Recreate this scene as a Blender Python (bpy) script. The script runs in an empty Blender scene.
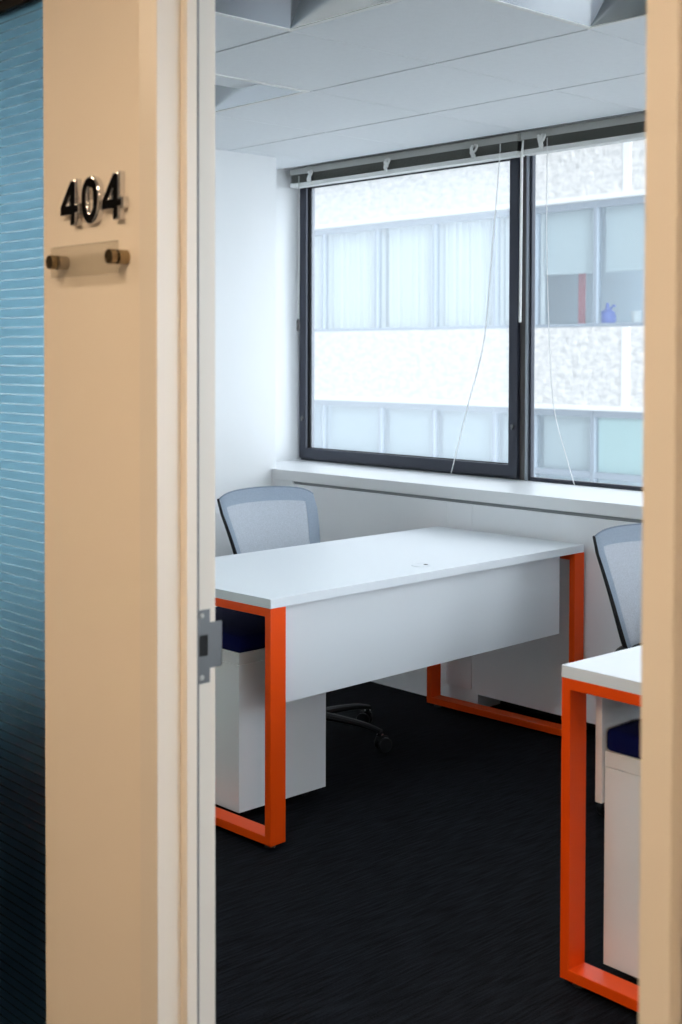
import bpy, bmesh, math, random
from mathutils import Vector, Matrix
random.seed(7)
SC = bpy.context.scene
COL = SC.collection
PI = math.pi

# ------------------------------------------------------------------ materials
def lin(c):
    return tuple((v/12.92 if v <= .04045 else ((v+.055)/1.055)**2.4) for v in c)

def mat(name, base, rough=.5, metal=0., spec=.5, bump=None, var=None, sheen=0.):
    """principled material; bump=(scale,strength,distance); var=(scale,amount) soft colour variation"""
    m = bpy.data.materials.new(name); m.use_nodes = True
    nt = m.node_tree; p = nt.nodes['Principled BSDF']
    p.inputs['Base Color'].default_value = (*base, 1)
    p.inputs['Roughness'].default_value = rough
    p.inputs['Metallic'].default_value = metal
    p.inputs['Specular IOR Level'].default_value = spec
    if sheen: p.inputs['Sheen Weight'].default_value = sheen
    tc = nt.nodes.new('ShaderNodeTexCoord')
    if var:
        n = nt.nodes.new('ShaderNodeTexNoise'); n.inputs['Scale'].default_value = var[0]; n.inputs['Detail'].default_value = 4
        nt.links.new(tc.outputs['Object'], n.inputs['Vector'])
        r = nt.nodes.new('ShaderNodeMixRGB'); r.blend_type = 'MIX'
        r.inputs[1].default_value = (*[b*(1-var[1]) for b in base], 1)
        r.inputs[2].default_value = (*[min(1, b*(1+var[1])) for b in base], 1)
        nt.links.new(n.outputs['Fac'], r.inputs[0]); nt.links.new(r.outputs[0], p.inputs['Base Color'])
    if bump:
        n = nt.nodes.new('ShaderNodeTexNoise'); n.inputs['Scale'].default_value = bump[0]; n.inputs['Detail'].default_value = 6
        nt.links.new(tc.outputs['Object'], n.inputs['Vector'])
        b = nt.nodes.new('ShaderNodeBump'); b.inputs['Strength'].default_value = bump[1]; b.inputs['Distance'].default_value = bump[2]
        nt.links.new(n.outputs['Fac'], b.inputs['Height']); nt.links.new(b.outputs[0], p.inputs['Normal'])
    return m

def carpet_material():
    m = bpy.data.materials.new('charcoal_carpet'); m.use_nodes = True
    nt = m.node_tree; p = nt.nodes['Principled BSDF']
    p.inputs['Roughness'].default_value = .9; p.inputs['Specular IOR Level'].default_value = .07
    tc = nt.nodes.new('ShaderNodeTexCoord')
    mp = nt.nodes.new('ShaderNodeMapping'); mp.inputs['Scale'].default_value = (150, 9, 1)
    mp.inputs['Rotation'].default_value = (0, 0, math.radians(-8))
    n = nt.nodes.new('ShaderNodeTexNoise'); n.inputs['Scale'].default_value = 1; n.inputs['Detail'].default_value = 5
    n2 = nt.nodes.new('ShaderNodeTexNoise'); n2.inputs['Scale'].default_value = 260; n2.inputs['Detail'].default_value = 2
    nt.links.new(tc.outputs['Object'], mp.inputs[0]); nt.links.new(mp.outputs[0], n.inputs['Vector'])
    nt.links.new(tc.outputs['Object'], n2.inputs['Vector'])
    mx = nt.nodes.new('ShaderNodeMath'); mx.operation = 'ADD'
    ml = nt.nodes.new('ShaderNodeMath'); ml.operation = 'MULTIPLY'; ml.inputs[1].default_value = .5
    nt.links.new(n2.outputs['Fac'], ml.inputs[0])
    nt.links.new(n.outputs['Fac'], mx.inputs[0]); nt.links.new(ml.outputs[0], mx.inputs[1])
    cr = nt.nodes.new('ShaderNodeValToRGB')
    cr.color_ramp.elements[0].position = .60; cr.color_ramp.elements[0].color = (.0006, .0007, .0009, 1)
    cr.color_ramp.elements[1].position = .92; cr.color_ramp.elements[1].color = (.0098, .0110, .0145, 1)
    nt.links.new(mx.outputs[0], cr.inputs[0]); nt.links.new(cr.outputs[0], p.inputs['Base Color'])
    b = nt.nodes.new('ShaderNodeBump'); b.inputs['Strength'].default_value = .5; b.inputs['Distance'].default_value = .004
    nt.links.new(mx.outputs[0], b.inputs['Height']); nt.links.new(b.outputs[0], p.inputs['Normal'])
    return m

def glass_material(name, veil=.1, tint=(1, 1, 1)):
    """thin clear pane with a white veil mixed in for window haze and glare"""
    m = bpy.data.materials.new(name); m.use_nodes = True
    nt = m.node_tree; nt.nodes.remove(nt.nodes['Principled BSDF'])
    out = nt.nodes['Material Output']
    tr = nt.nodes.new('ShaderNodeBsdfTransparent'); tr.inputs[0].default_value = (*tint, 1)
    gl = nt.nodes.new('ShaderNodeBsdfGlossy'); gl.inputs['Roughness'].default_value = .02
    fr = nt.nodes.new('ShaderNodeFresnel'); fr.inputs[0].default_value = 1.12
    tl = nt.nodes.new('ShaderNodeBsdfTranslucent'); tl.inputs[0].default_value = (.9, .94, 1, 1)
    m1 = nt.nodes.new('ShaderNodeMixShader'); m2 = nt.nodes.new('ShaderNodeMixShader')
    m2.inputs[0].default_value = veil
    nt.links.new(fr.outputs[0], m1.inputs[0]); nt.links.new(tr.outputs[0], m1.inputs[1]); nt.links.new(gl.outputs[0], m1.inputs[2])
    nt.links.new(m1.outputs[0], m2.inputs[1]); nt.links.new(tl.outputs[0], m2.inputs[2])
    nt.links.new(m2.outputs[0], out.inputs[0])
    return m

def film_material():
    """frosted privacy film in horizontal bands with narrow clear gaps"""
    m = bpy.data.materials.new('banded_privacy_film'); m.use_nodes = True
    nt = m.node_tree; nt.nodes.remove(nt.nodes['Principled BSDF'])
    out = nt.nodes['Material Output']
    tc = nt.nodes.new('ShaderNodeTexCoord'); sp = nt.nodes.new('ShaderNodeSeparateXYZ')
    nt.links.new(tc.outputs['Object'], sp.inputs[0])
    dv = nt.nodes.new('ShaderNodeMath'); dv.operation = 'DIVIDE'; dv.inputs[1].default_value = .0186
    fr = nt.nodes.new('ShaderNodeMath'); fr.operation = 'FRACT'
    gt = nt.nodes.new('ShaderNodeMath'); gt.operation = 'GREATER_THAN'; gt.inputs[1].default_value = .13
    nt.links.new(sp.outputs['Z'], dv.inputs[0]); nt.links.new(dv.outputs[0], fr.inputs[0]); nt.links.new(fr.outputs[0], gt.inputs[0])
    tr = nt.nodes.new('ShaderNodeBsdfTransparent'); tr.inputs[0].default_value = (.97, .99, 1, 1)
    rf = nt.nodes.new('ShaderNodeBsdfRefraction'); rf.inputs['IOR'].default_value = 1.12; rf.inputs['Roughness'].default_value = .55
    rf.inputs[0].default_value = (.56, .77, .85, 1)
    m1 = nt.nodes.new('ShaderNodeMixShader')
    cv = nt.nodes.new('ShaderNodeMapRange'); cv.inputs[3].default_value = .35; cv.inputs[4].default_value = 1
    nt.links.new(gt.outputs[0], cv.inputs[0]); nt.links.new(cv.outputs[0], m1.inputs[0]); nt.links.new(tr.outputs[0], m1.inputs[1]); nt.links.new(rf.outputs[0], m1.inputs[2])
    gl = nt.nodes.new('ShaderNodeBsdfGlossy'); gl.inputs['Roughness'].default_value = .05
    m2 = nt.nodes.new('ShaderNodeMixShader'); m2.inputs[0].default_value = .012
    nt.links.new(m1.outputs[0], m2.inputs[1]); nt.links.new(gl.outputs[0], m2.inputs[2])
    nt.links.new(m2.outputs[0], out.inputs[0])
    return m

def mesh_fabric(name, col, cover, scale=420):
    """woven mesh fabric: fine checker of threads with see-through holes"""
    m = bpy.data.materials.new(name); m.use_nodes = True
    nt = m.node_tree; p = nt.nodes['Principled BSDF']; out = nt.nodes['Material Output']
    p.inputs['Base Color'].default_value = (*col, 1); p.inputs['Roughness'].default_value = .8
    tr = nt.nodes.new('ShaderNodeBsdfTransparent')
    tl = nt.nodes.new('ShaderNodeBsdfTranslucent'); tl.inputs[0].default_value = (*col, 1)
    tc = nt.nodes.new('ShaderNodeTexCoord')
    w = nt.nodes.new('ShaderNodeTexNoise'); w.inputs['Scale'].default_value = scale; w.inputs['Detail'].default_value = 1
    nt.links.new(tc.outputs['Object'], w.inputs['Vector'])
    mr = nt.nodes.new('ShaderNodeMapRange')
    mr.inputs[1].default_value = .3; mr.inputs[2].default_value = .7
    mr.inputs[3].default_value = max(0, cover-.12); mr.inputs[4].default_value = min(1, cover+.12)
    nt.links.new(w.outputs['Fac'], mr.inputs[0])
    m0 = nt.nodes.new('ShaderNodeMixShader'); m0.inputs[0].default_value = .35
    nt.links.new(p.outputs[0], m0.inputs[1]); nt.links.new(tl.outputs[0], m0.inputs[2])
    m1 = nt.nodes.new('ShaderNodeMixShader')
    nt.links.new(mr.outputs[0], m1.inputs[0]); nt.links.new(tr.outputs[0], m1.inputs[1]); nt.links.new(m0.outputs[0], m1.inputs[2])
    nt.links.new(m1.outputs[0], out.inputs[0])
    return m

def stucco_material():
    m = mat('white_stucco', (.80, .80, .79), .9, bump=(7, .8, .05), spec=.2)
    nt = m.node_tree; p = nt.nodes['Principled BSDF']
    tc = nt.nodes.new('ShaderNodeTexCoord')
    n = nt.nodes.new('ShaderNodeTexNoise'); n.inputs['Scale'].default_value = 9; n.inputs['Detail'].default_value = 8; n.inputs['Roughness'].default_value = .7
    mp = nt.nodes.new('ShaderNodeMapping'); mp.inputs['Scale'].default_value = (.6, 1, 1.3)
    nt.links.new(tc.outputs['Object'], mp.inputs[0]); nt.links.new(mp.outputs[0], n.inputs['Vector'])
    cr = nt.nodes.new('ShaderNodeValToRGB')
    cr.color_ramp.elements[0].position = .38; cr.color_ramp.elements[0].color = (.57, .55, .535, 1)
    cr.color_ramp.elements[1].position = .60; cr.color_ramp.elements[1].color = (.80, .765, .735, 1)
    nt.links.new(n.outputs['Fac'], cr.inputs[0]); nt.links.new(cr.outputs[0], p.inputs['Base Color'])
    return m

def curtain_material():
    m = bpy.data.materials.new('white_curtain'); m.use_nodes = True
    p = m.node_tree.nodes['Principled BSDF']
    p.inputs['Base Color'].default_value = (.86, .87, .87, 1); p.inputs['Roughness'].default_value = .9
    return m

def emit(name, col, s):
    m = bpy.data.materials.new(name); m.use_nodes = True
    p = m.node_tree.nodes['Principled BSDF']
    p.inputs['Base Color'].default_value = (*col, 1)
    p.inputs['Emission Color'].default_value = (*col, 1); p.inputs['Emission Strength'].default_value = s
    return m

CREAM  = mat('cream_wall_paint', (.80, .73, .64), .55, bump=(90, .05, .002))
FRAME  = mat('cream_frame_enamel', (.76, .71, .64), .38, bump=(60, .02, .001))
WHITEW = mat('white_wall_paint', (.88, .89, .90), .6, bump=(80, .05, .002))
GROOVE = mat('groove_shade_grey', (.22, .23, .24), .6)  # grey paints in the shade of the groove below the sill
SILLW  = mat('white_sill_enamel', (.82, .83, .84), .35)
PANELW = mat('radiator_cover_enamel', (.86, .87, .89), .45, var=(3, .04))
TILE   = mat('ceiling_tile', (.83, .86, .88), .9, bump=(160, .25, .003), var=(40, .03))
TBAR   = mat('ceiling_grid_grey', (.07, .08, .10), .6)
METAL  = mat('troffer_metal', (.74, .79, .84), .18, metal=.78)
BLACKV = mat('black_vinyl', (.006, .006, .007), .7, spec=.12)
CARPET = carpet_material()
LAMIN  = mat('white_laminate', (.73, .755, .785), .42, bump=(300, .03, .0005))
ORANGE = mat('orange_powder_coat', (.78, .066, .001), .38, bump=(500, .03, .0004), spec=.28)
NAVY   = mat('navy_cushion_fabric', (.002, .005, .060), .9, bump=(500, .4, .001), spec=.1)
STEELW = mat('pedestal_white_steel', (.78, .79, .81), .42)
BLACKP = mat('black_plastic', (.006, .0065, .008), .5, spec=.3)
CHROME = mat('polished_chrome', (.72, .72, .74), .07, metal=1)
SEALG  = mat('grey_rubber_seal', (.16, .17, .18), .7)
SATIN  = mat('satin_steel', (.17, .175, .18), .42, metal=.9)
BRASS  = mat('aged_brass', (.33, .25, .15), .17, metal=.9)
DARKH  = mat('recess_shade_black', (.004, .004, .005), .8)  # near-black stands in for the shade inside gaps and openings
ALU    = mat('window_bronze_aluminium', (.034, .038, .055), .38, metal=.25)
ALUB   = mat('window_brown_aluminium', (.075, .066, .066), .42, metal=.25)
ALUL   = mat('window_grey_track', (.30, .33, .37), .4, metal=.3)
OLIVE  = mat('olive_blind_slats', (.11, .115, .10), .5)
RAILG  = mat('blind_rail_grey', (.50, .51, .49), .45)
RAILW  = mat('blind_rail_white', (.82, .83, .81), .45)
CORDW  = mat('white_cord', (.85, .86, .86), .7)
GLASSL = glass_material('sash_glass', .17)  # stronger veil: the glare over the left sash put into the glass
GLASSR = glass_material('fixed_glass', .07)
GLASSC = glass_material('acrylic_glass', .10, (.90, .89, .86))
FILM   = film_material()
MESHC  = mesh_fabric('chair_mesh_fabric', (.66, .71, .80), .72)
MESHB  = mesh_fabric('chair_mesh_border', (.36, .43, .53), .93)
CHEDGE = mat('grey_mesh_welt', (.20, .24, .30), .6)
STUCCO = stucco_material()
DRIP   = mat('white_drip_edge', (.85, .86, .86), .6)
FWIN   = mat('facade_window_frame', (.26, .31, .37), .5)
FINT   = mat('facade_room_interior', (.70, .78, .84), .9)
FPANE  = glass_material('facade_glass', .05, (.955, .985, .99))
CURT   = curtain_material()
FBLIND = mat('facade_roller_blind', (.62, .68, .70), .8)
FROST  = mat('facade_green_frosted_pane', (.58, .76, .74), .5)
BLUEP  = mat('blue_plastic', (.05, .13, .62), .4)
REDP   = mat('red_fabric', (.55, .10, .12), .7)
STREET   = mat('pale_street_bounce', (.6, .6, .59), .9, bump=(20, .3, .01))  # street paled well beyond asphalt to bounce daylight up to the ceiling
CORRW  = mat('corridor_grey_paint', (.42, .39, .36), .7)
LAMPW  = emit('warm_lamp_diffuser', (1, .74, .49), 52)

FILLC  = emit('added_fill_diffuser', (.74, .88, 1.0), 17.5)  # emits for the added fill panel, not a known lamp
# ------------------------------------------------------------------ mesh helpers
def merge(bm, tmp, M=None):
    if M is not None: bmesh.ops.transform(tmp, matrix=M, verts=tmp.verts)
    me = bpy.data.meshes.new('tmp'); tmp.to_mesh(me); tmp.free()
    bm.from_mesh(me); bpy.data.meshes.remove(me)

def box(bm, x0, x1, y0, y1, z0, z1, bev=0., seg=2, M=None):
    t = bmesh.new(); bmesh.ops.create_cube(t, size=1)
    for v in t.verts:
        v.co = Vector(((x0+x1)/2+v.co.x*(x1-x0), (y0+y1)/2+v.co.y*(y1-y0), (z0+z1)/2+v.co.z*(z1-z0)))
    if bev > 0:
        bmesh.ops.bevel(t, geom=t.edges[:], offset=bev, segments=seg, profile=.5, affect='EDGES')
    merge(bm, t, M)

def cyl(bm, p0, p1, r0, r1=None, n=28, cap=True, bev=0.):
    r1 = r0 if r1 is None else r1
    p0, p1 = Vector(p0), Vector(p1); d = p1-p0
    t = bmesh.new()
    bmesh.ops.create_cone(t, cap_ends=cap, segments=n, radius1=r0, radius2=r1, depth=d.length)
    if bev > 0:
        ed = [e for e in t.edges if len(e.link_faces) == 2 and any(len(f.verts) > 4 for f in e.link_faces)]
        bmesh.ops.bevel(t, geom=ed, offset=bev, segments=2, profile=.5, affect='EDGES')
    q = Vector((0, 0, 1)).rotation_difference(d.normalized()).to_matrix().to_4x4()
    merge(bm, t, Matrix.Translation((p0+p1)/2) @ q)

def tube(bm, pts, r, n=8, flat=1.):
    """swept tube; r number or list; flat squashes second axis"""
    pts = [Vector(p) for p in pts]; N = len(pts)
    rs = r if isinstance(r, (list, tuple)) else [r]*N
    rings = []; up = None
    for i, p in enumerate(pts):
        d = (pts[min(i+1, N-1)]-pts[max(i-1, 0)]).normalized()
        if up is None:
            up = Vector((0, 0, 1)) if abs(d.z) < .9 else Vector((0, 1, 0))
        a = d.cross(up).normalized(); b = a.cross(d).normalized(); up = b
        rings.append([bm.verts.new(p+a*rs[i]*math.cos(2*PI*k/n)+b*rs[i]*flat*math.sin(2*PI*k/n)) for k in range(n)])
    for i in range(N-1):
        for k in range(n):
            bm.faces.new((rings[i][k], rings[i][(k+1) % n], rings[i+1][(k+1) % n], rings[i+1][k]))
    bm.faces.new(rings[0][::-1]); bm.faces.new(rings[-1])

def spline(pts, k=8):
    pts = [Vector(p) for p in pts]; out = []
    P = [pts[0]*2-pts[1]]+pts+[pts[-1]*2-pts[-2]]
    for i in range(1, len(P)-2):
        for s in range(k):
            t = s/k; a, b, c, d = P[i-1], P[i], P[i+1], P[i+2]
            out.append(.5*((2*b)+(c-a)*t+(2*a-5*b+4*c-d)*t*t+(3*b-a-3*c+d)*t**3))
    out.append(pts[-1]); return out

def lathe(bm, prof, n=32, M=None):
    t = bmesh.new(); rings = []
    for r, z in prof:
        rings.append([t.verts.new((r*math.cos(2*PI*k/n), r*math.sin(2*PI*k/n), z)) for k in range(n)])
    for i in range(len(prof)-1):
        for k in range(n):
            t.faces.new((rings[i][k], rings[i][(k+1) % n], rings[i+1][(k+1) % n], rings[i+1][k]))
    t.faces.new(rings[0][::-1]); t.faces.new(rings[-1])
    merge(bm, t, M)

def prism(bm, outline, z0, z1, M=None, bev=0.):
    """2D outline (x,y) extruded z0..z1"""
    t = bmesh.new()
    vs = [t.verts.new((x, y, z0)) for x, y in outline]
    f = t.faces.new(vs)
    r = bmesh.ops.extrude_face_region(t, geom=[f])
    for v in [g for g in r['geom'] if isinstance(g, bmesh.types.BMVert)]: v.co.z = z1
    bmesh.ops.recalc_face_normals(t, faces=t.faces[:])
    if bev > 0:
        bmesh.ops.bevel(t, geom=t.edges[:], offset=bev, segments=2, profile=.5, affect='EDGES')
    merge(bm, t, M)

def ring(bm, x0, x1, z0, z1, w, y0, y1, bev=.0015, wb=None, wt=None):
    """rectangular loop of bar in the XZ plane, depth y0..y1, one closed mesh"""
    wb = w if wb is None else wb; wt = w if wt is None else wt
    t = bmesh.new()
    o = [(x0, z0), (x1, z0), (x1, z1), (x0, z1)]; i = [(x0+w, z0+wb), (x1-w, z0+wb), (x1-w, z1-wt), (x0+w, z1-wt)]
    V = [[t.verts.new((x, y, z)) for x, z in L] for y in (y0, y1) for L in (o, i)]
    of, inf, ob, ib = V
    for k in range(4):
        j = (k+1) % 4
        t.faces.new((of[k], of[j], inf[j], inf[k])); t.faces.new((ob[j], ob[k], ib[k], ib[j]))
        t.faces.new((of[j], of[k], ob[k], ob[j])); t.faces.new((inf[k], inf[j], ib[j], ib[k]))
    bmesh.ops.recalc_face_normals(t, faces=t.faces[:])
    if bev > 0:
        ed = [e for e in t.edges if e.calc_face_angle(0) > .1]
        bmesh.ops.bevel(t, geom=ed, offset=bev, segments=2, profile=.5, affect='EDGES')
    merge(bm, t)

def obj(name, bm, m, parent=None, smooth=True):
    me = bpy.data.meshes.new(name)
    bmesh.ops.recalc_face_normals(bm, faces=bm.faces[:])
    bm.to_mesh(me); bm.free()
    me.materials.append(m)
    if smooth:
        for p in me.polygons: p.use_smooth = True
        me.set_sharp_from_angle(angle=math.radians(20.5))
    o = bpy.data.objects.new(name, me); COL.objects.link(o)
    if parent: o.parent = parent
    return o

def tag(o, label, cat, group=None):
    o['label'] = label; o['category'] = cat
    if group: o['group'] = group
    return o

def thing(name, label, cat, loc=(0, 0, 0), rz=0., group=None):
    o = bpy.data.objects.new(name, None); COL.objects.link(o)
    o.empty_display_size = .1
    o.location = loc; o.rotation_euler = (0, 0, rz)
    return tag(o, label, cat, group)

def struct(name, bm, m, label=None, parent=None, smooth=True):
    o = obj(name, bm, m, parent, smooth)
    if parent is None:
        o['kind'] = 'structure'
        o['label'] = label; o['category'] = name.split('_')[0]
    return o

def dup(root, loc, rz, label, group=None):
    r = root.copy(); COL.objects.link(r); r.location = loc; r.rotation_euler = (0, 0, rz); r['label'] = label
    if group: r['group'] = group
    for ch in list(root.children):
        c = ch.copy(); COL.objects.link(c); c.parent = r
        for g in ch.children:
            d = g.copy(); COL.objects.link(d); d.parent = c
    return r
B = bmesh.new

# ------------------------------------------------------------------ room dimensions (metres)
YF = 1.2135            # corridor face of the door frame
YW0, YW1 = 1.2215, 1.3235  # partition wall
XJ, XR = -1.756, -.826     # left and right jamb faces
XL, YLC = -4.781, 3.990    # left wall and where it steps back
XREC = -5.091              # window reveal
YS = 3.961                 # face of the radiator cover and sill
YWIN = 4.399               # window plane
ZC = 2.378                 # ceiling
ZS = .8986                 # sill
YCE = 4.255                # ceiling edge in front of the blind pocket
XRW = 1.90                  # right wall

# ------------------------------------------------------------------ setting
b = B(); box(b, -6.5, XRW+.1, YW0, 4.40, -.12, 0)
struct('floor', b, CARPET, 'charcoal streaked office carpet inside the room')
b = B(); box(b, -6.5, 4.5, -1.6, YW0, -.12, 0)
struct('floor_corridor', b, CARPET, 'dark carpet of the corridor outside the door')

b = B()  # partition with the door opening and the sidelight opening
SLX0, SLX1, SLZ = -3.60, -2.130, 2.125
box(b, SLX1, XJ-.051, YW0, YW1, 0, 2.62, .002)
box(b, -6.5, SLX0, YW0, YW1, 0, 2.62)
box(b, SLX0, SLX1, YW0, YW1, SLZ, 2.62, .001)
box(b, XJ-.051, XR+.043, YW0, YW1, 2.18, 2.62)
box(b, XR+.043, XRW+2.5, YW0+.019, YW1, 0, 2.62, .002)
struct('wall_front', b, CREAM, 'cream corridor wall around the doorway carrying the room number')

b = B(); box(b, -5.25, XL, YW1, YLC, 0, 2.62, .003)
struct('wall_left', b, WHITEW, 'white left wall of the office behind the desk')
b = B(); box(b, XL-.012, XL+.006, YW1, YLC-.1, 0, .084, .002)
b2 = b
struct('baseboard_left', b, BLACKV, 'black vinyl baseboard along the left wall')
b = B()
box(b, XRW, XRW+.12, YW1, 4.6, -.1, ZS); box(b, XRW, XRW+.12, YW1, 4.6, 2.34, 2.75)
box(b, XRW, XRW+.12, YW1, 1.75, ZS, 2.34); box(b, XRW, XRW+.12, 4.15, 4.6, ZS, 2.34)
struct('wall_right', b, WHITEW, 'white right wall of the office')
b = B()  # window wall: reveal, spandrel under the sill, head above the blinds
box(b, -5.45, XREC, YLC+.001, 4.47, -.1, 2.75)
box(b, XREC, XRW+.12, 4.17, 4.50, -.1, ZS-.05)
box(b, XREC, XRW+.12, 4.45, 4.62, 2.375, 2.75)
box(b, XREC, XRW+.12, YCE+.015, 4.62, 2.50, 2.75)
struct('wall_back', b, WHITEW, 'white window wall with its bright reveal at the left')

# corridor shell
b = B(); box(b, -6.5, 4.5, -1.7, -1.6, 0, 2.62)
struct('wall_corridor', b, CORRW, 'grey corridor wall opposite the doorway')
b = B(); box(b, -5.3, -5.2, -1.7, YW0, 0, 2.62); box(b, 4.4, 4.5, -1.7, YW0, 0, 2.62)  # left end moved close and kept black so the chrome reflects dark
struct('wall_corridor_end', b, BLACKV, 'unseen black corridor end walls, set to give the chrome dark reflections')
b = B(); box(b, -6.6, 4.5, -1.7, YW0, 2.62, 2.70)
struct('ceiling_corridor', b, WHITEW, 'white corridor ceiling')

# ---- ceiling of the room: tiles in a narrow grid
GX, GY, DX, DY = -3.504, 1.865, .6056, .6094
lights = [(1, 0), (-1, 1), (2, 1)]
lit = [(2, -1)]        # tile skipped for the added fill panel above the doorway
b = B()
def tile(x0, x1, y0, y1):
    x0 = max(x0, XREC if y1 > YLC+.2 else XL); x1 = min(x1, XRW); y0 = max(y0, YW1); y1 = min(y1, YCE)
    if x1-x0 > .03 and y1-y0 > .03:
        box(b, x0+.0024, x1-.0024, y0+.0050, y1-.0050 if y1 < YCE else y1, ZC, ZC+.016, .0012, 1)
for i in range(-4, 10):
    for j in range(-1, 4):
        if (i, j) in lights+lit: continue
        x0, y0 = GX+i*DX, GY+j*DY
        if j == 3: tile(x0, x0+DX, y0, YCE)
        else: tile(x0, x0+DX, y0, y0+DY)
struct('ceiling', b, TILE, 'white suspended ceiling of square tiles')
b = B()
for j in range(0, 4): box(b, XL, XRW, GY+j*DY-.008, GY+j*DY+.008, ZC+.005, ZC+.03)
for i in range(-3, 10): box(b, GX+i*DX-.008, GX+i*DX+.008, YW1, YCE-.02, ZC+.0035, ZC+.03)
g = obj('ceiling_grid', b, TBAR, bpy.data.objects['ceiling'])
b = B(); box(b, -5.3, XRW+.12, YW1, 4.62, 2.62, 2.75)
struct('ceiling_slab', b, DARKH, 'concrete slab above the suspended ceiling')
b = B(); box(b, XREC+.05, XRW, YCE-.001, YCE+.004, ZC-.001, ZC+.05, .001, 1); box(b, XREC, XRW, YCE+.004, YCE+.012, ZC+.004, 2.50)  # near-black paints in the shaded gap above the blinds
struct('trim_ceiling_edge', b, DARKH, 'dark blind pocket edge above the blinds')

def troffer():
    root = thing('ceiling_light', 'unlit', 'ceiling light')
    w, d = DX, DY
    b = B()  # rim
    t = .022
    for (x0, x1, y0, y1) in ((0, w, 0, t), (0, w, d-t, d), (0, t, t, d-t), (w-t, w, t, d-t)):
        box(b, x0+.003, x1-.003 if x1 == w else x1, y0+.003 if y0 == 0 else y0, y1-.003 if y1 == d else y1, -.003, .006, .001, 1)
    obj('rim', b, RAILW, root)
    b = B()  # pan with sloped sides
    a = [(t, t), (w-t, t), (w-t, d-t), (t, d-t)]; c = [(.11, .05), (w-.11, .05), (w-.11, d-.05), (.11, d-.05)]
    lo = [b.verts.new((x, y, 0)) for x, y in a]; hi = [b.verts.new((x, y, .085)) for x, y in c]
    lo2 = [b.verts.new((x, y, .004)) for x, y in a]; hi2 = [b.verts.new((x, y, .09)) for x, y in c]
    for k in range(4):
        j = (k+1) % 4
        b.faces.new((lo[k], lo[j], hi[j], hi[k])); b.faces.new((lo2[j], lo2[k], hi2[k], hi2[j])); b.faces.new((lo[j], lo[k], lo2[k], lo2[j]))
    b.faces.new(hi); b.faces.new(hi2[::-1])
    obj('reflector_pan', b, METAL, root)
    b = B()  # central basket: curved perforated diffuser
    n = 14; pr = []
    for k in range(n+1):
        a_ = PI*k/n; pr.append((w/2-.10*math.cos(a_), .078-.026*math.sin(a_)))
    for y0, y1 in ((.055, d-.055),):
        r0 = [b.verts.new((x, y0, z)) for x, z in pr]; r1 = [b.verts.new((x, y1, z)) for x, z in pr]
        for k in range(n): b.faces.new((r0[k], r0[k+1], r1[k+1], r1[k]))
        b.faces.new(r0[::-1]); b.faces.new(r1); b.faces.new((r0[0], r1[0], r1[-1], r0[-1]))
    obj('lamp_basket', b, TILE, root)
    return root
TR = troffer()
labs = ['unlit square ceiling light nearest the doorway, above the near end of the left desk',
        'unlit square ceiling light above the chair at the left wall',
        'unlit square ceiling light at the upper right beside the right jamb']
for k, (i, j) in enumerate(lights):
    loc = (GX+i*DX, GY+j*DY, ZC)
    if k == 0:
        TR.location = loc; TR['label'] = labs[0]; TR['group'] = 'unlit ceiling lights of the office'
    else: dup(TR, loc, 0, labs[k])
PY0, PY1 = 1.330, GY-.004
t = thing('fill_panel_light', 'added unseen fill panel in the ceiling just inside the doorway', 'ceiling light', (GX+1.5*DX, PY0, ZC))  # unseen panel added as cool fill for the room
b = B(); ring(b, .003, DX-.003, 0, PY1-PY0, .016, -.003, .008, .001)
bmesh.ops.transform(b, matrix=Matrix(((1, 0, 0, 0), (0, 0, 1, 0), (0, -1, 0, 0), (0, 0, 0, 1))), verts=b.verts)
obj('rim', b, METAL, t)
b = B(); box(b, .018, DX-.018, .016, PY1-PY0-.016, -.001, .006); obj('diffuser', b, FILLC, t)

# ------------------------------------------------------------------ door frame with strike plate
def jamb_profile(s, x, face, yw=YW0):
    """plan outline of a pressed metal jamb: s=+1 leans its stop towards +X"""
    return [(x-s*face, YF), (x, YF), (x, 1.2615), (x+s*.016, 1.2615), (x+s*.016, 1.2830), (x, 1.2830), (x, 1.3325), (x-s*face, 1.3325),
            (x-s*face, YW1+.001), (x-s*.012, YW1+.001), (x-s*.012, yw-.001), (x-s*face, yw-.001)]
b = B()
prism(b, jamb_profile(1, XJ, .051), 0, 2.135, bev=.0016)
prism(b, [(x, y) for x, y in jamb_profile(-1, XR, .041, YW0+.018)][::-1], 0, 2.135, bev=.0016)
box(b, XJ-.051, XR+.041, YF, 1.3325, 2.135, 2.186, .0016)
box(b, XJ, XR, 1.2615, 1.283, 2.119, 2.136, .001)
door = struct('door_1', b, FRAME, 'cream pressed metal door frame of the open doorway')
def flat_curve(name, splines, M, ext, bev, m):
    cu = bpy.data.curves.new(name, 'CURVE'); cu.dimensions = '2D'; cu.fill_mode = 'BOTH'
    cu.extrude = ext; cu.bevel_depth = bev; cu.bevel_resolution = 3; cu.resolution_u = 8
    for pts in splines:
        s = cu.splines.new('POLY'); s.points.add(len(pts)-1)
        for q, p in zip(s.points, pts): q.co = (*p, 0, 1)
        s.use_cyclic_u = True
    o = bpy.data.objects.new(name, cu); COL.objects.link(o)
    bpy.context.view_layer.update()
    me = bpy.data.meshes.new_from_object(o.evaluated_get(bpy.context.evaluated_depsgraph_get()))
    bpy.data.objects.remove(o); bpy.data.curves.remove(cu)
    me.transform(M); me.materials.clear(); me.materials.append(m)
    for p in me.polygons: p.use_smooth = True
    me.set_sharp_from_angle(angle=math.radians(30))
    r = bpy.data.objects.new(name, me); COL.objects.link(r); return r
zs0, zs1 = .8845, 1.0083
yA, yB, yL = 1.2905, 1.3195, 1.3440
lz0, lz1 = .9085, .9855
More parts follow.
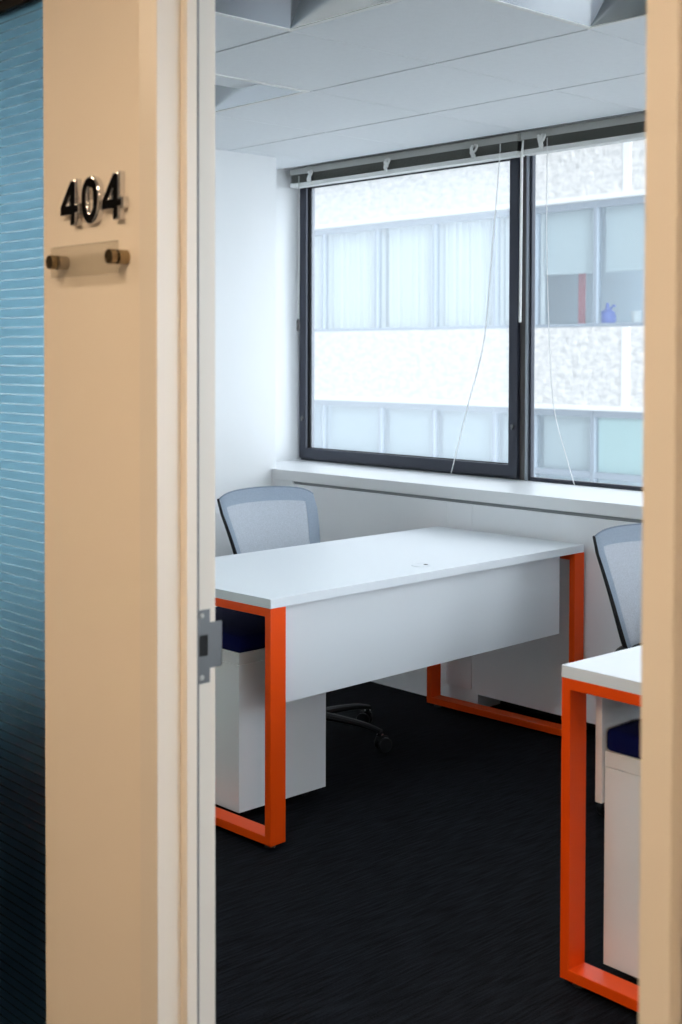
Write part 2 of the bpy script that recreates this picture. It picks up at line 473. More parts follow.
def rnd(y0, y1, z0, z1, rl, rr, n=8):
    o = []
    for cy_, cz_, r_, a0 in ((y1-rr, z1-rr, rr, 0), (y0+rl, z1-rl, rl, 90), (y0+rl, z0+rl, rl, 180), (y1-rr, z0+rr, rr, 270)):
        o += [(cy_+r_*math.cos(math.radians(a0+90*k/n)), cz_+r_*math.sin(math.radians(a0+90*k/n))) for k in range(n+1)]
    return o
outl = [(yA, zs0), (yB, zs0), (yB, lz0), (yL-.002, lz0), (yL, lz0+.002), (yL, lz1-.002), (yL-.002, lz1), (yB, lz1), (yB, zs1), (yA, zs1)]
sp = flat_curve('strike_plate', [outl, rnd(1.2935, 1.3155, .930, .966, .0080, .002)], Matrix(((0, 0, 1, XJ+.0004), (1, 0, 0, 0), (0, 1, 0, 0), (0, 0, 0, 1))), .0006, .0003, SATIN)
sp.parent = door
px = XJ+.0012
b = B(); prism(b, [(px-.0003, yL-.0015), (px-.0003, yL+.0005), (px-.0022, yL+.0028), (px-.0052, yL+.0036), (px-.0054, yL+.0024), (px-.003, yL+.0016), (px-.0014, yL-.0006), (px-.0014, yL-.0015)], lz0+.001, lz1-.001)
obj('lip', b, SATIN, sp)
b = B(); box(b, XJ-.0006, XJ+.0002, 1.2915, 1.3175, .928, .968); obj('latch_hole_shade', b, DARKH, sp)  # near-black sheet behind the opening, painting in its shade
for z in (.894, .9985):
    b = B(); cyl(b, (px-.0006, 1.303, z), (px+.0014, 1.303, z), .0052, .0040, 18, bev=.0004)
    box(b, px+.0012, px+.0016, 1.3000, 1.3060, z-.0005, z+.0005)
    obj('screw', b, RAILG, sp)
b = B(); box(b, XJ-.0005, XJ+.0150, 1.2832, 1.2876, 0, 2.13, .001)
obj('door_seal', b, SEALG, door)

# ------------------------------------------------------------------ sidelight with banded film
b = B(); 
ring(b, SLX0, SLX1, 0, SLZ, .02, 1.240, 1.268, .001, wb=.02, wt=.022)
sl = struct('window_3', b, BLACKV, 'tall blue frosted sidelight with fine horizontal bands left of the room number')
b = B(); box(b, SLX0+.012, SLX1-.004+.0, 1.250, 1.257, .012, SLZ-.012)
obj('pane', b, FILM, sl)

# ------------------------------------------------------------------ room number and name holder
four = [[(.034, 0), (.048, 0), (.048, .019), (.058, .019), (.058, .031), (.048, .031), (.048, .074), (.034, .074), (.0, .031), (.0, .019), (.034, .019)],
        [(.015, .031), (.034, .031), (.034, .056)]]
def ell(cx, cy, rx, ry, n=40, e=2.3):
    o = []
    for k in range(n):
        t = 2*PI*k/n; c, s = math.cos(t), math.sin(t)
        o.append((cx+rx*math.copysign(abs(c)**(2/e), c), cy+ry*math.copysign(abs(s)**(2/e), s)))
    return o
zero = [ell(.0245, .037, .0255, .038), ell(.0245, .037, .0125, .0245)]
def stand(x, z, y): return Matrix(((1, 0, 0, x), (0, 0, 1, y), (0, 1, 0, z), (0, 0, 0, 1)))
def digit(name, spl, x, label):
    o = flat_curve(name, spl, stand(0, 0, 0), .0035, .0034, CHROME)
    o.location = (x, YW0-.0071, 1.6665); tag(o, label, 'door number', 'chrome room number beside the door')
    return o
digit('door_number_digit', four, -2.045, 'first chrome numeral 4 of the room number, on the cream wall nearer the blue glass')
digit('door_number_digit', zero, -1.974, 'chrome numeral 0 between the two fours on the cream wall')
digit('door_number_digit', four, -1.909, 'last chrome numeral 4 of the room number, on the cream wall nearer the door frame')

nh = thing('name_plate_holder', 'empty clear acrylic name holder on two brass standoffs below the room number', 'name plate', (-1.975, YW0, 1.600))
b = B(); box(b, -.087, .127, -.0245, -.0205, -.0275, .0265, .0006, 1)
obj('acrylic_plate', b, GLASSC, nh)
for x in (-.073, .119):
    b = B(); M = Matrix.Translation((x, 0, 0)) @ Matrix.Rotation(PI/2, 4, 'X')
    lathe(b, [(.0115, 0), (.0125, .001), (.0125, .0195), (.0118, .0203)], 28, M)
    so = obj('standoff', b, BRASS, nh)
    b = B(); lathe(b, [(.0120, .0246), (.0126, .0254), (.0126, .0350), (.0118, .0362), (.0100, .0362), (.0095, .0350)], 28, M)
    obj('cap', b, BRASS, so)

# ------------------------------------------------------------------ window wall: sill, radiator cover, windows, blinds
b = B()
box(b, XL+.001, XRW, YS, 4.45, ZS-.050, ZS, .003)
box(b, XREC, XL+.01, YLC+.001, 4.45, ZS-.050, ZS, .002)
struct('trim_sill', b, SILLW, 'deep white window sill')
b = B()
box(b, XL+.001, -4.625, YS, 4.17, .02, ZS-.0505, .001)           # solid pier at the left
struct('trim_pier', b, SILLW, 'white pier at the left end of the radiator cover')
rc = thing('radiator_cover', 'pale grey panelled cover running below the window sill', 'radiator cover', (0, YS, 0))
for x0, x1, z0 in ((-4.624, -3.6455, .092), (-3.6445, -3.5085, .080), (-3.5075, -2.38, .066), (-2.379, -1.2, .066), (-1.199, XRW, .066)):
    b = B(); box(b, x0, x1, .0015, .022, z0, ZS-.0635, .0015); obj('panel', b, PANELW, rc)
b = B(); box(b, -4.624, -3.482, .012, .20, 0, .09); obj('plinth', b, PANELW, rc)
b = B(); box(b, -4.624, XRW, .009, .03, ZS-.066, ZS-.0502); obj('shadow_gap', b, GROOVE, rc)
b = B(); box(b, -3.48, XRW, .15, .20, 0, .85); obj('back_board', b, DARKH, rc)
for x in (-3.02, -2.0):
    b = B(); box(b, x-.008, x+.008, .10, .125, 0, .30, .002); obj('bracket', b, SATIN, rc)

def pane(name, x0, x1, z0, z1, y, m, parent):
    b = B(); box(b, x0, x1, y, y+.006, z0, z1); return obj(name, b, m, parent)
# window 1: operable sash in its frame
b = B(); ring(b, -5.088, -3.600, ZS, 2.372, .022, YWIN+.012, YWIN+.05, .002)
w1 = struct('window_1', b, ALU, 'left window, a large dark framed sash')
b = B(); ring(b, -5.072, -3.628, ZS+.012, 2.356, .050, YWIN-.012, YWIN+.05, .003, wb=.052, wt=.060)
sash = obj('sash', b, ALU, w1)
b = B(); ring(b, -5.024, -3.676, ZS+.060, 2.300, .007, YWIN+.004, YWIN+.030, .001); obj('glazing_bead', b, BLACKV, sash)
pane('pane', -5.02, -3.68, ZS+.062, 2.298, YWIN+.020, GLASSL, sash)
for x, z in ((-3.652, 1.133), (-5.046, 1.118)):
    b = B(); cyl(b, (x, YWIN-.020, z), (x, YWIN-.011, z), .008, .009, 16); box(b, x-.004, x+.004, YWIN-.022, YWIN-.012, z-.016, z+.002, .002)
    obj('latch', b, SATIN, sash)
b = B(); box(b, -3.627, -3.5885, YWIN+.002, YWIN+.028, ZS, 2.372, .003); obj('mullion', b, ALUB, w1)
b = B(); box(b, -3.588, -3.5785, YWIN-.010, YWIN+.028, ZS, 2.372, .003); obj('track', b, ALUL, w1)
# window 2: fixed light
b = B(); ring(b, -3.578, -1.93, ZS, 2.372, .013, YWIN+.004, YWIN+.028, .002, wb=.017)
w2 = struct('window_2', b, ALU, 'right window, a fixed dark framed pane')
pane('pane', -3.57, -1.94, ZS+.012, 2.36, YWIN+.020, GLASSR, w2)
b = B(); ring(b, -1.925, XRW, ZS, 2.372, .05, YWIN+.006, YWIN+.09, .002)
w4 = struct('window_4', b, ALU, 'far right window hidden behind the wall')
pane('pane', -1.885, XRW-.04, ZS+.03, 2.34, YWIN+.035, GLASSR, w4)

b = B(); ring(b, 0, 2.40, ZS, 2.34, .05, 0, .06, .002); bmesh.ops.rotate(b, verts=b.verts, cent=(0, 0, 0), matrix=Matrix.Rotation(PI/2, 3, 'Z')); bmesh.ops.translate(b, verts=b.verts, vec=(XRW+.09, 1.75, 0))  # unseen side window added to let fill light into the room
w5 = struct('window_fill', b, ALU, 'added unseen side window in the right wall, brightening the office')
b = B(); box(b, XRW+.06, XRW+.066, 1.79, 4.11, ZS+.03, 2.31); obj('pane', b, GLASSR, w5)
def cord(name, pts, r, parent, m=CORDW):
    b = B(); tube(b, spline(pts, 6), r, 6); return obj(name, b, m, parent)
def blind(x0, x1, label, clips):
    yb = 4.325
    t = thing('venetian_blind', label, 'blind', ((x0+x1)/2, yb, ZC), 0, 'raised venetian blinds')
    o = (x0+x1)/2; a, c = x0-o, x1-o
    b = B(); box(b, a, c, -.025, .025, -.028, .0, .002); box(b, a+.001, c-.001, -.028, -.022, -.030, .001, .001)
    obj('head_rail', b, RAILG, t)
    b = B()
    for k in range(13):
        z = -.031-k*.0031; dx = random.uniform(-.0015, .0015); w = .0235
        n = 6; r0 = []; r1 = []
        for q in range(n+1):
            y = -w+2*w*q/n; zz = z+.0014*(1-(y/w)**2)
            r0.append((y+random.uniform(-.0004, .0004), zz))
        lo = [[b.verts.new((xx, y, zz)) for y, zz in r0] for xx in (a+.004+dx, c-.004+dx)]
        hi = [[b.verts.new((xx, y, zz+.0019)) for y, zz in r0] for xx in (a+.004+dx, c-.004+dx)]
        for q in range(n):
            b.faces.new((lo[0][q], lo[0][q+1], lo[1][q+1], lo[1][q])); b.faces.new((hi[0][q+1], hi[0][q], hi[1][q], hi[1][q+1]))
        b.faces.new((lo[0][0], lo[1][0], hi[1][0], hi[0][0])); b.faces.new((lo[0][n], hi[0][n], hi[1][n], lo[1][n]))
    obj('slat_stack', b, OLIVE, t)
    b = B(); box(b, a+.002, c-.002, -.026, .026, -.092, -.0715, .003); obj('bottom_rail', b, RAILW, t)
    for x in clips:     # bunched ladder strings in front of the stack
        b = B(); rnd = random.Random(int(x*1000)); q = x-o
        for s in range(4):
            pts = [(q+rnd.uniform(-.012, .012), -.031-rnd.uniform(0, .006), -.026-.013*k+rnd.uniform(-.004, .004)) for k in range(5)]
            tube(b, spline(pts, 5), .0055, 6)
        tube(b, spline([(q+.004, -.027, -.02), (q+.022, -.033, -.026), (q+.016, -.034, -.044), (q-.004, -.034, -.06), (q+.003, -.03, -.078)], 5), .0052, 6)
        obj('ladder_string', b, RAILW, t)
    return t, o, yb
bl, o1, yb = blind(-5.045, -3.560, 'raised venetian blind over the left window, with a long pull cord', (-4.89, -4.345, -3.805))
# pull cord, drawn to the sill
def P(x, y, z): return (x-o1, y-yb, z-ZC)
cord('pull_cord', [P(-3.652, 4.293, 2.345), P(-3.656, 4.293, 2.27), P(-3.70, 4.30, 1.894), P(-3.752, 4.31, 1.507), P(-3.862, 4.33, 1.218), P(-3.983, 4.352, .9012)], .0022, bl)
b = B(); tube(b, [P(-4.972, 4.296, 2.34), P(-4.975, 4.30, 2.0), P(-4.980, 4.30, 1.62)], .0028, 8)
wd = obj('tilt_wand', b, RAILG, bl)
b = B(); lathe(b, [(.004, 0), (.0085, .008), (.009, .05), (.005, .062)], 12, Matrix.Translation(P(-4.980, 4.30, 1.56))); obj('tassel', b, ALUB, wd)
br, o2, yb = blind(-3.545, -1.95, 'raised venetian blind over the right window, with a white tilt wand', (-3.432, -2.70))
def P(x, y, z): return (x-o2, y-yb, z-ZC)
b = B(); tube(b, [P(-3.528, 4.296, 2.345), P(-3.532, 4.292, 2.28), P(-3.535, 4.29, 1.58)], [.003, .006, .006], 10); obj('tilt_wand', b, RAILW, br)
cord('pull_cord', [P(-3.399, 4.293, 2.34), P(-3.399, 4.296, 1.88), P(-3.386, 4.30, 1.50), P(-3.367, 4.31, 1.218), P(-3.31, 4.335, .99), P(-3.29, 4.35, .903)], .0020, br)
b = B(); box(b, o1-5e-3+(-3.5525-o1)-.0, -3.5475, 4.297, 4.353, ZC-.031, ZC+.002, .001)
tag(obj('blind_joint_bracket', b, RAILG), 'small grey bracket joining the two blind head rails above the mullion', 'bracket')

# ------------------------------------------------------------------ desks
H = .735; TT = .028
def desk(name, label, loc, rz, s, L=1.5686, W=.724):
    """long side along +Y from the near corner; s=-1 extends towards -X, +1 towards +X"""
    t = thing(name, label, 'desk', loc, rz, 'white desks with orange legs')
    xa, xb = (min(0, s*W), max(0, s*W))
    b = B(); box(b, xa, xb, 0, L, H-TT, H, .0012, 2); top = obj('tabletop', b, LAMIN, t)
    for y0 in (0, L-.060):
        b = B(); ring(b, xa, xb, .016, H-TT-.0003, .025, y0, y0+.060, .0015)
        fr = obj('leg_frame', b, ORANGE, t)
        for x in (xa+.035, xb-.035):
            for y in (y0+.03,):
                b = B(); M = Matrix.Translation((x, y, 0))
                lathe(b, [(.015, 0), (.0165, .002), (.0165, .006), (.012, .009), (.006, .0095), (.006, .0165)], 20, M); obj('foot', b, SATIN, fr)
    p0, p1 = sorted((s*.036, s*.054))
    b = B(); box(b, p0, p1, .079, L-.105, .412, H-TT-.0003, .001); obj('modesty_panel', b, LAMIN, t)
    b = B(); box(b, xa+.06, xa+.085, .06, L-.06, H-TT-.03, H-TT-.0003, .001); box(b, xb-.12, xb-.095, .06, L-.06, H-TT-.03, H-TT-.0003, .001)
    obj('support_rail', b, BLACKP, t)
    # cable grommet near the middle of the side with the panel
    gx, gy = s*.102, L*.490
    b = B(); M = Matrix.Translation((gx, gy, H))
    lathe(b, [(.0335, -.0003), (.0335, .0012), (.031, .0022), (.0285, .0018), (.0275, .0006), (.001, .0006)], 36, M)
    gr = obj('cable_grommet', b, LAMIN, top)
    b = B(); prism(b, ell(gx+.004*0, gy+.022, .007, .0075, 20), H+.0004, H+.0012); obj('cable_slot', b, DARKH, top)
    return t
d1 = desk('office_desk', 'white desk with orange loop legs at the left, grommet in its top, chair behind it', (-2.8755, 2.380, 0), math.radians(2.3), -1)
d2 = desk('office_desk', 'white desk with orange loop legs at the lower right, cut off by the jamb', (-1.822, 2.366, 0), math.radians(-1.0), 1)

# ------------------------------------------------------------------ pedestals with seat cushion
def pedestal(name, label, loc, rz, lx, ly, h0, h1, s, cush=.052):
    """near corner at the origin; body extends s*lx in X and ly in Y"""
    t = thing(name, label, 'pedestal', loc, rz, 'cushioned pedestals under the desks')
    xa, xb = min(0, s*lx), max(0, s*lx)
    b = B(); box(b, xa, xb, 0, ly, h0, h1-.036, .0012); obj('body', b, STEELW, t)
    b = B(); box(b, xa, xb, 0, ly, h1-.0346, h1, .0015); box(b, xa+.004, xb-.004, .004, ly-.004, h1-.037, h1-.034); obj('top_cap', b, STEELW, t)
    xo = xa if s < 0 else xb     # drawers on the sitter's side
    z = h0+.005
    for hh in ((h1-.04-h0)*.52, (h1-.04-h0)*.45):
        b = B(); q0, q1 = sorted((xo, xo+s*.016)); box(b, q0, q1, .004, ly-.004, z, z+hh, .002)
        dr = obj('drawer', b, STEELW, t)
        b = B(); q0, q1 = sorted((xo+s*.016, xo+s*.03)); box(b, q0, q1, ly*.3, ly*.7, z+hh-.035, z+hh-.022, .003); obj('handle', b, SATIN, dr)
        z += hh+.004
    b = B(); box(b, xa, xb, .001, ly-.001, h1, h1+cush, .012, 6)
    for v in b.verts:
        if v.co.z > h1+cush*.6:
            u = (v.co.x-(xa+xb)/2)/(lx/2); w = (v.co.y-ly/2)/(ly/2); v.co.z += .006*(1-u*u)*(1-w*w)
    cu = obj('seat_cushion', b, NAVY, t)
    for x in (xa+.05, xb-.05):
        for y in (.07, ly-.05):
            b = B(); cyl(b, (x-.009, y, h0*.5), (x+.009, y, h0*.5), h0*.5, n=20, bev=.002)
            box(b, x-.012, x+.012, y-.012, y+.012, h0*.72, h0+.001, .002); obj('caster', b, BLACKP, t)
    return t
pedestal('mobile_pedestal', 'white pedestal with navy cushion below the near end of the left desk', (-3.125, 2.461, 0), math.radians(1), .44, .365, .030, .522, -1)
pedestal('mobile_pedestal', 'white pedestal with navy cushion below the desk at the lower right', (-1.764, 2.452, 0), math.radians(-1), .44, .365, .040, .533, 1)

# ------------------------------------------------------------------ office chairs
def chair(label, loc, rz, zs, base_rot, swivel=0.):
    t = thing('office_chair', label, 'chair', loc, rz, 'mesh backed office chairs')
    # seat cushion
    b = B(); box(b, -.235, .245, -.24, .24, zs-.062, zs, .03, 5)
    for v in b.verts:
        if v.co.x > .12: v.co.z -= .9*(v.co.x-.12)**2*2
        rr = max(abs(v.co.x)/.24, abs(v.co.y)/.24)
        if abs(v.co.x) > .15 and abs(v.co.y) > .15:      # rounded plan corners
            k = math.hypot(abs(v.co.x)-.15, abs(v.co.y)-.15)
            if k > .09: f = .09/k; v.co.x = math.copysign(.15+(abs(v.co.x)-.15)*f, v.co.x); v.co.y = math.copysign(.15+(abs(v.co.y)-.15)*f, v.co.y)
    obj('seat', b, BLACKP, t)
    b = B(); box(b, -.10, .12, -.075, .075, zs-.115, zs-.062, .012, 3)
    tube(b, spline([(0, -.07, zs-.09), (0, -.15, zs-.092), (-.01, -.235, zs-.096)], 4), .006, 8); tube(b, [(-.01, -.215, zs-.096), (-.012, -.255, zs-.098)], [.010, .013], 10, .6)
    obj('tilt_mechanism', b, BLACKP, t)
    # backrest
    hT, hB = zs+.408, zs+.045
    def bk(u, v):
        """u across -1..1, v up 0..1 : surface of the mesh back"""
        half = .146+.062*min(1, v*1.2)**.8
        x = -.235-.155*v-.03*(1-u*u)*(1-.3*v)+.018*math.sin(PI*v)
        z = hB+(hT+.014-hB)*v+.018*(1-u*u)*v**3-.018*abs(u)**8*v**4
        return Vector((x, u*half, z))
    root = bpy.data.objects.new('backrest', None); COL.objects.link(root); root.parent = t
    nu, nv = 28, 24
    def panel(u0, u1, v0, v1, n, m_, thick):
        bb = B(); G = {}
        for side in (0, 1):
            for i in range(n+1):
                for j in range(m_+1):
                    u = u0+(u1-u0)*i/n; v = v0+(v1-v0)*j/m_
                    p = bk(u, v); p.x -= thick*side; G[side, i, j] = bb.verts.new(p)
        for i in range(n):
            for j in range(m_):
                bb.faces.new((G[0, i, j], G[0, i+1, j], G[0, i+1, j+1], G[0, i, j+1]))
        return bb, G
    def single(u0, u1, v0, v1, n, m_, off=0.):
        bb = B(); G = {}
        for i in range(n+1):
            for j in range(m_+1):
                p = bk(u0+(u1-u0)*i/n, v0+(v1-v0)*j/m_); p.x += off; G[i, j] = bb.verts.new(p)
        for i in range(n):
            for j in range(m_): bb.faces.new((G[i, j], G[i+1, j], G[i+1, j+1], G[i, j+1]))
        return bb
    UL, UR, VB = .90, .77, .88
    obj('mesh_panel', single(-UL, UR, .0, VB, nu, nv), MESHC, root)
    bb = B()
    for (u0, u1, v0, v1, n, m_) in ((-1, -UL, 0, 1, 6, nv), (UR, 1, 0, 1, 8, nv), (-UL, UR, VB, 1, nu, 8)):
        t2 = single(u0, u1, v0, v1, n, m_, .0012); merge(bb, t2)
    obj('mesh_border', bb, MESHB, root)
    for s in (-1, 1):
        bb = B()
        pts = [bk(s, v/19)+Vector((-.014, 0, 0)) for v in range(0, 20)]
        rr = [.0105-.0062*(k/19) for k in range(20)]
        pts = [Vector((-.16, s*.150, zs-.035)), Vector((-.205, s*.172, zs-.010)), Vector((-.228, s*.162, zs+.02))]+pts
        tube(bb, pts, [.017, .017, .0145]+rr, 10, 1.35)
        obj('side_frame', bb, BLACKP, root)
    bb = B(); tube(bb, [bk(-1+2*k/30, 1) + Vector((-.002, 0, .001)) for k in range(31)], .0036, 8)
    obj('top_edge', bb, CHEDGE, root)
    bb = B(); tube(bb, spline([(-.215, -.205, zs+.008), (-.258, -.15, zs+.052), (-.272, 0, zs+.064), (-.258, .15, zs+.052), (-.215, .205, zs+.008)], 6), .024, 10, .7)
    tube(bb, spline([(-.272, 0, zs+.03), (-.285, 0, zs-.05), (-.22, 0, zs-.10), (-.08, 0, zs-.095)], 6), .028, 10, .6)
    obj('back_bracket', bb, BLACKP, root)
    # gas lift and base
    b = B(); lathe(b, [(.03, .075), (.033, .085), (.033, .13), (.027, .14), (.027, zs-.18), (.016, zs-.178), (.016, zs-.11)], 24); obj('gas_lift', b, BLACKP, t)
    b = B(); lathe(b, [(.045, .068), (.05, .078), (.05, .10), (.04, .118), (.03, .12)], 24)
    bs = obj('star_base', b, BLACKP, t)
    for k in range(5):
        a = base_rot+2*PI*k/5; c, s = math.cos(a), math.sin(a); R = .28
        b = B(); pts = [(c*.03, s*.03, .098), (c*.12, s*.12, .095), (c*.22, s*.22, .086), (c*(R+.005), s*(R+.005), .072)]
        tube(b, spline(pts, 5), [.024-.0095*q/15 for q in range(16)], 10, .62); obj('base_leg', b, BLACKP, t)
        M = Matrix.Translation((c*R, s*R, 0)) @ Matrix.Rotation(a+.9+k*1.1, 4, 'Z')
        b = B()
        for yy in (-.017, .017):
            t2 = B(); cyl(t2, (.012, yy-.009, .0265), (.012, yy+.009, .0265), .0265, n=24, bev=.004); merge(b, t2, M)
        t2 = B(); cyl(t2, (.012, -.01, .0265), (.012, .01, .0265), .012, n=16); box(t2, -.016, .030, -.007, .007, .03, .056, .005); cyl(t2, (0, 0, .045), (0, 0, .074), .008, n=14); merge(b, t2, M)
        cs = obj('caster', b, BLACKP, t)
        t2 = B(); lathe(t2, [(.0125, .058), (.0125, .0615), (.009, .063)], 16, M); obj('caster_ring', t2, CHROME, cs)
    return t
chair('mesh office chair behind the left desk, its grey back against the left wall', (-3.620, 3.205, 0), math.radians(-13), .470, math.radians(31))
chair('mesh office chair standing between the two desks, half hidden by the right jamb', (-2.158, 3.512, 0), math.radians(-33), .432, math.radians(33+213-72*0))

# ------------------------------------------------------------------ building across the street
YB = 17.0
bd = thing('office_building', 'white stucco office building with strips of windows across the street', 'building', (-15, YB, -12))
def Q(x): return x+15
def Zq(z): return z+12
bands = [(.58, 1.91), (3.92, 5.6), (-12, -1.62)]
for z0, z1 in bands:
    b = B(); box(b, Q(-40), Q(6), .0, .4, Zq(z0+.075 if z0 > -5 else z0), Zq(z1)); obj('wall', b, STUCCO, bd)
for z0 in (.58, 3.92):
    b = B(); box(b, Q(-40), Q(6), -.05, .4, Zq(z0), Zq(z0+.075), .01); obj('drip_edge', b, DRIP, bd)
b = B(); box(b, Q(-40), Q(6), -.06, .45, Zq(5.6), Zq(5.8), .02); obj('parapet', b, DRIP, bd)
for z0, z1 in ((.655, 1.905), (3.995, 5.58)):
    b = B(); box(b, Q(-11.97), Q(-11.82), -.012, .05, Zq(z0), Zq(z1), .004); obj('joint_strip', b, DRIP, bd)
b = B()
for z in (1.93, -1.6, 3.9, .56): box(b, Q(-40), Q(6), .4, 1.6, Zq(z)-.02, Zq(z))
box(b, Q(-40), Q(6), 1.5, 1.6, Zq(-1.6), Zq(3.9)); obj('interior', b, FINT, bd)
def facade_window(x0, x1, z0, z1, cover=None, transom=None):
    x0, x1 = x0*1.006-.023, x1*1.006+.023
    b = B(); fw = .035
    ring(b, Q(x0), Q(x1), Zq(z0), Zq(z1), fw, .07, .20, .004, wb=.055, wt=.11)
    if transom is not None: box(b, Q(x0)+fw, Q(x1)-fw, .08, .19, Zq(transom)-.05, Zq(transom)+.05, .003)
    f = obj('window', b, FWIN, bd)
    b = B(); box(b, Q(x0)+fw-.01, Q(x1)-fw+.01, .13, .14, Zq(z0)+.045, Zq(z1)-.10); obj('pane', b, FPANE, f)
    if cover == 'curtain':
        b = B(); n = 90; a, c = Q(x0)+.03, Q(x1)-.03; fr = random.Random(int(x0*100)); ph = fr.random()*6
        top = []; bot = []
        for k in range(n+1):
            x = a+(c-a)*k/n; y = .34+.035*math.sin(ph+k*.62+.9*math.sin(k*.17))+.012*math.sin(k*1.7)
            top.append((x, y)); bot.append((x, y+.01*math.sin(k*.5)))
        v0 = [b.verts.new((x, y, Zq(z0)+.03)) for x, y in bot]; v1 = [b.verts.new((x, y, Zq(z1)-.05)) for x, y in top]
        for k in range(n): b.faces.new((v0[k], v0[k+1], v1[k+1], v1[k]))
        obj('curtain', b, CURT, f)
    elif cover and cover[0] == 'blind':
        b = B(); box(b, Q(x0)+.055, Q(x1)-.055, .28, .285, Zq(cover[1]), Zq(z1)-.08); box(b, Q(x0)+.055, Q(x1)-.055, .275, .29, Zq(cover[1])-.04, Zq(cover[1]), .004)
        obj('roller_blind', b, FBLIND, f)
    elif cover == 'frost':
        b = B(); box(b, Q(x0)+.05, Q(x1)-.05, .17, .18, Zq(transom if transom else z0)+.04, Zq(z1)-.09); obj('frosted_sheet', b, FROST, f)
W1 = [(-20.40, -18.95, 'curtain'), (-18.91, -17.47, 'curtain'), (-17.42, -15.99, 'curtain'), (-15.95, -14.58, 'curtain'), (-14.53, -13.70, 'curtain'),
      (-13.66, -12.49, ('blind', 2.83)), (-12.44, -11.30, ('blind', 2.83)), (-11.25, -9.85, None)]
for x0, x1, cv in W1: facade_window(x0, x1, 1.915, 3.92, cv)
W2 = [(-20.40, -18.95, None), (-18.91, -17.35, ('blind', -.9)), (-17.30, -15.99, ('blind', -.55)), (-15.95, -14.58, ('blind', -.8)), (-14.53, -13.70, ('blind', -.7)),
      (-13.66, -12.53, ('blind', -.37)), (-12.47, -11.30, 'frost'), (-11.25, -9.85, None)]
for x0, x1, cv in W2: facade_window(x0, x1, -1.62, .58, cv, transom=-.46)
# things on the sill behind the far window (thin inner ledge at z = 1.975)
b = B(); box(b, Q(-40), Q(6), .30, .70, Zq(1.93), Zq(1.962), .003); obj('inner_sill', b, DRIP, bd)
b = B()
lathe(b, [(.10, 0), (.135, .03), (.14, .12), (.115, .20), (.04, .25), (.028, .30), (.024, .345)], 28, Matrix.Translation((0, 0, 0)))
tube(b, spline([(.05, 0, .235), (.11, 0, .30), (.15, 0, .285)], 5), .018, 10)
o = obj('jug', b, BLUEP); o.location = (-12.60, YB+.50, 1.963); tag(o, 'blue rounded jug on the sill of the opposite window', 'jug')
b = B(); lathe(b, [(.06, 0), (.065, .005), (.09, .2), (.084, .2), (.058, .012)], 24)
o = obj('cup', b, DRIP); o.location = (-12.05, YB+.50, 1.963); tag(o, 'white tumbler on the opposite sill to the right of the blue jug', 'cup')
b = B(); box(b, -.065, .065, -.02, .02, 0, 1.35, .004)
o = obj('banner', b, REDP); o.location = (-13.17, YB+.58, 1.963); tag(o, 'tall narrow red banner standing behind the opposite window', 'banner')
b = B(); box(b, -60, 60, 4.7, 60, -12.2, -12); box(b, 2.2, 60, -40, 4.7, -12.2, -12)
struct('ground', b, STREET, 'street far below the window')

# ------------------------------------------------------------------ corridor lamps (warm), above and behind the camera
def lamp(label, loc, sx, sy):
    t = thing('corridor_light', label, 'ceiling light', loc, 0, 'warm corridor lights')
    b = B(); ring(b, -sx/2, sx/2, -sy/2, sy/2, .02, -.012, .02, .001); bmesh.ops.rotate(b, verts=b.verts, cent=(0, 0, 0), matrix=Matrix.Rotation(PI/2, 3, 'X'))
    obj('housing', b, METAL, t)
    b = B(); box(b, -sx/2+.021, sx/2-.021, -sy/2+.021, sy/2-.021, -.002, .006); obj('diffuser', b, LAMPW, t)
lamp('warm square corridor light in front of the doorway', (-1.15, -.35, 2.60), .6, .6)
lamp('warm square corridor light further along the corridor', (-3.7, -.2, 2.60), .5, .5)
lamp('warm square corridor light behind the viewer', (1.5, -.1, 2.60), .6, .6)

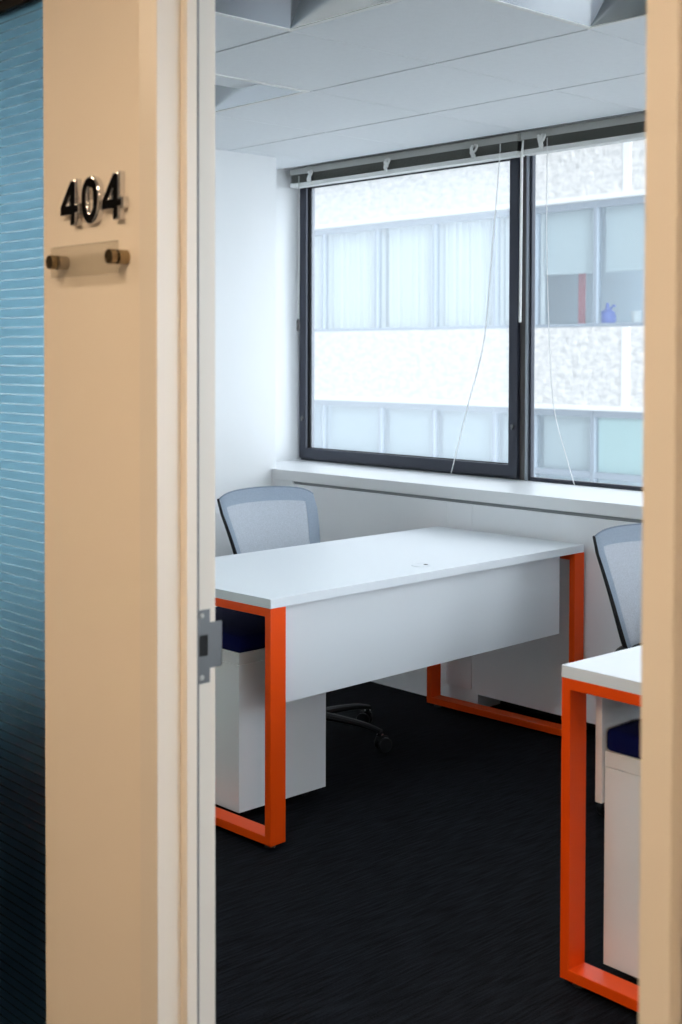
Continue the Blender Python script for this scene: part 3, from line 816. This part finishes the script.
# ------------------------------------------------------------------ daylight
w = bpy.data.worlds.new('overcast'); SC.world = w; w.use_nodes = True
nt = w.node_tree; bg = nt.nodes['Background']; bg.inputs[0].default_value = (.83, .925, 1.0, 1)
tc = nt.nodes.new('ShaderNodeTexCoord'); vm = nt.nodes.new('ShaderNodeVectorMath'); vm.operation = 'DOT_PRODUCT'
vm.inputs[1].default_value = (0, .966, .259)      # the overcast is brightest over the building across the street
mr = nt.nodes.new('ShaderNodeMapRange'); mr.interpolation_type = 'SMOOTHSTEP'
mr.inputs[1].default_value = .28; mr.inputs[2].default_value = .9; mr.inputs[3].default_value = .62; mr.inputs[4].default_value = 3.9
v2 = nt.nodes.new('ShaderNodeVectorMath'); v2.operation = 'DOT_PRODUCT'; v2.inputs[1].default_value = (.985, .0, .17)   # and bright to the right
m2 = nt.nodes.new('ShaderNodeMapRange'); m2.interpolation_type = 'SMOOTHSTEP'
m2.inputs[1].default_value = .5; m2.inputs[2].default_value = .95; m2.inputs[3].default_value = 0; m2.inputs[4].default_value = 9
ad = nt.nodes.new('ShaderNodeMath'); ad.operation = 'ADD'
nt.links.new(tc.outputs['Generated'], vm.inputs[0]); nt.links.new(vm.outputs['Value'], mr.inputs[0])
nt.links.new(tc.outputs['Generated'], v2.inputs[0]); nt.links.new(v2.outputs['Value'], m2.inputs[0])
nt.links.new(mr.outputs[0], ad.inputs[0]); nt.links.new(m2.outputs[0], ad.inputs[1]); nt.links.new(ad.outputs[0], bg.inputs[1])

# ------------------------------------------------------------------ camera
F, YAW, PITCH, ROLL, CY, HC = 1301.95, 47.3027, -1.4207, .1377, 388.477, 1.4348
cam = bpy.data.cameras.new('camera'); co = bpy.data.objects.new('camera', cam); COL.objects.link(co)
cam.sensor_fit = 'VERTICAL'; cam.sensor_height = 36; cam.lens = F/1024*36
cam.shift_y = -(512-CY)/1024; cam.clip_start = .02; cam.clip_end = 200
y, p, r = (math.radians(v) for v in (YAW, PITCH, ROLL))
fw = Vector((-math.sin(y)*math.cos(p), math.cos(y)*math.cos(p), math.sin(p)))
rt = Vector((math.cos(y), math.sin(y), 0)); up = rt.cross(fw)
r2 = rt*math.cos(r)+up*math.sin(r); u2 = up*math.cos(r)-rt*math.sin(r)
M = Matrix((r2, u2, -fw)).transposed().to_4x4(); M.translation = (0, 0, HC)
co.matrix_world = M
cam.dof.use_dof = True; cam.dof.focus_distance = 4.2; cam.dof.aperture_fstop = 5.0
SC.camera = co

SC.view_settings.view_transform = 'Standard'; SC.view_settings.look = 'None'
SC.view_settings.gamma = 1; SC.view_settings.use_curve_mapping = False
SC.view_settings.exposure = 0
SC.cycles.max_bounces = 12; SC.cycles.transparent_max_bounces = 16
SC.cycles.sample_clamp_indirect = 8
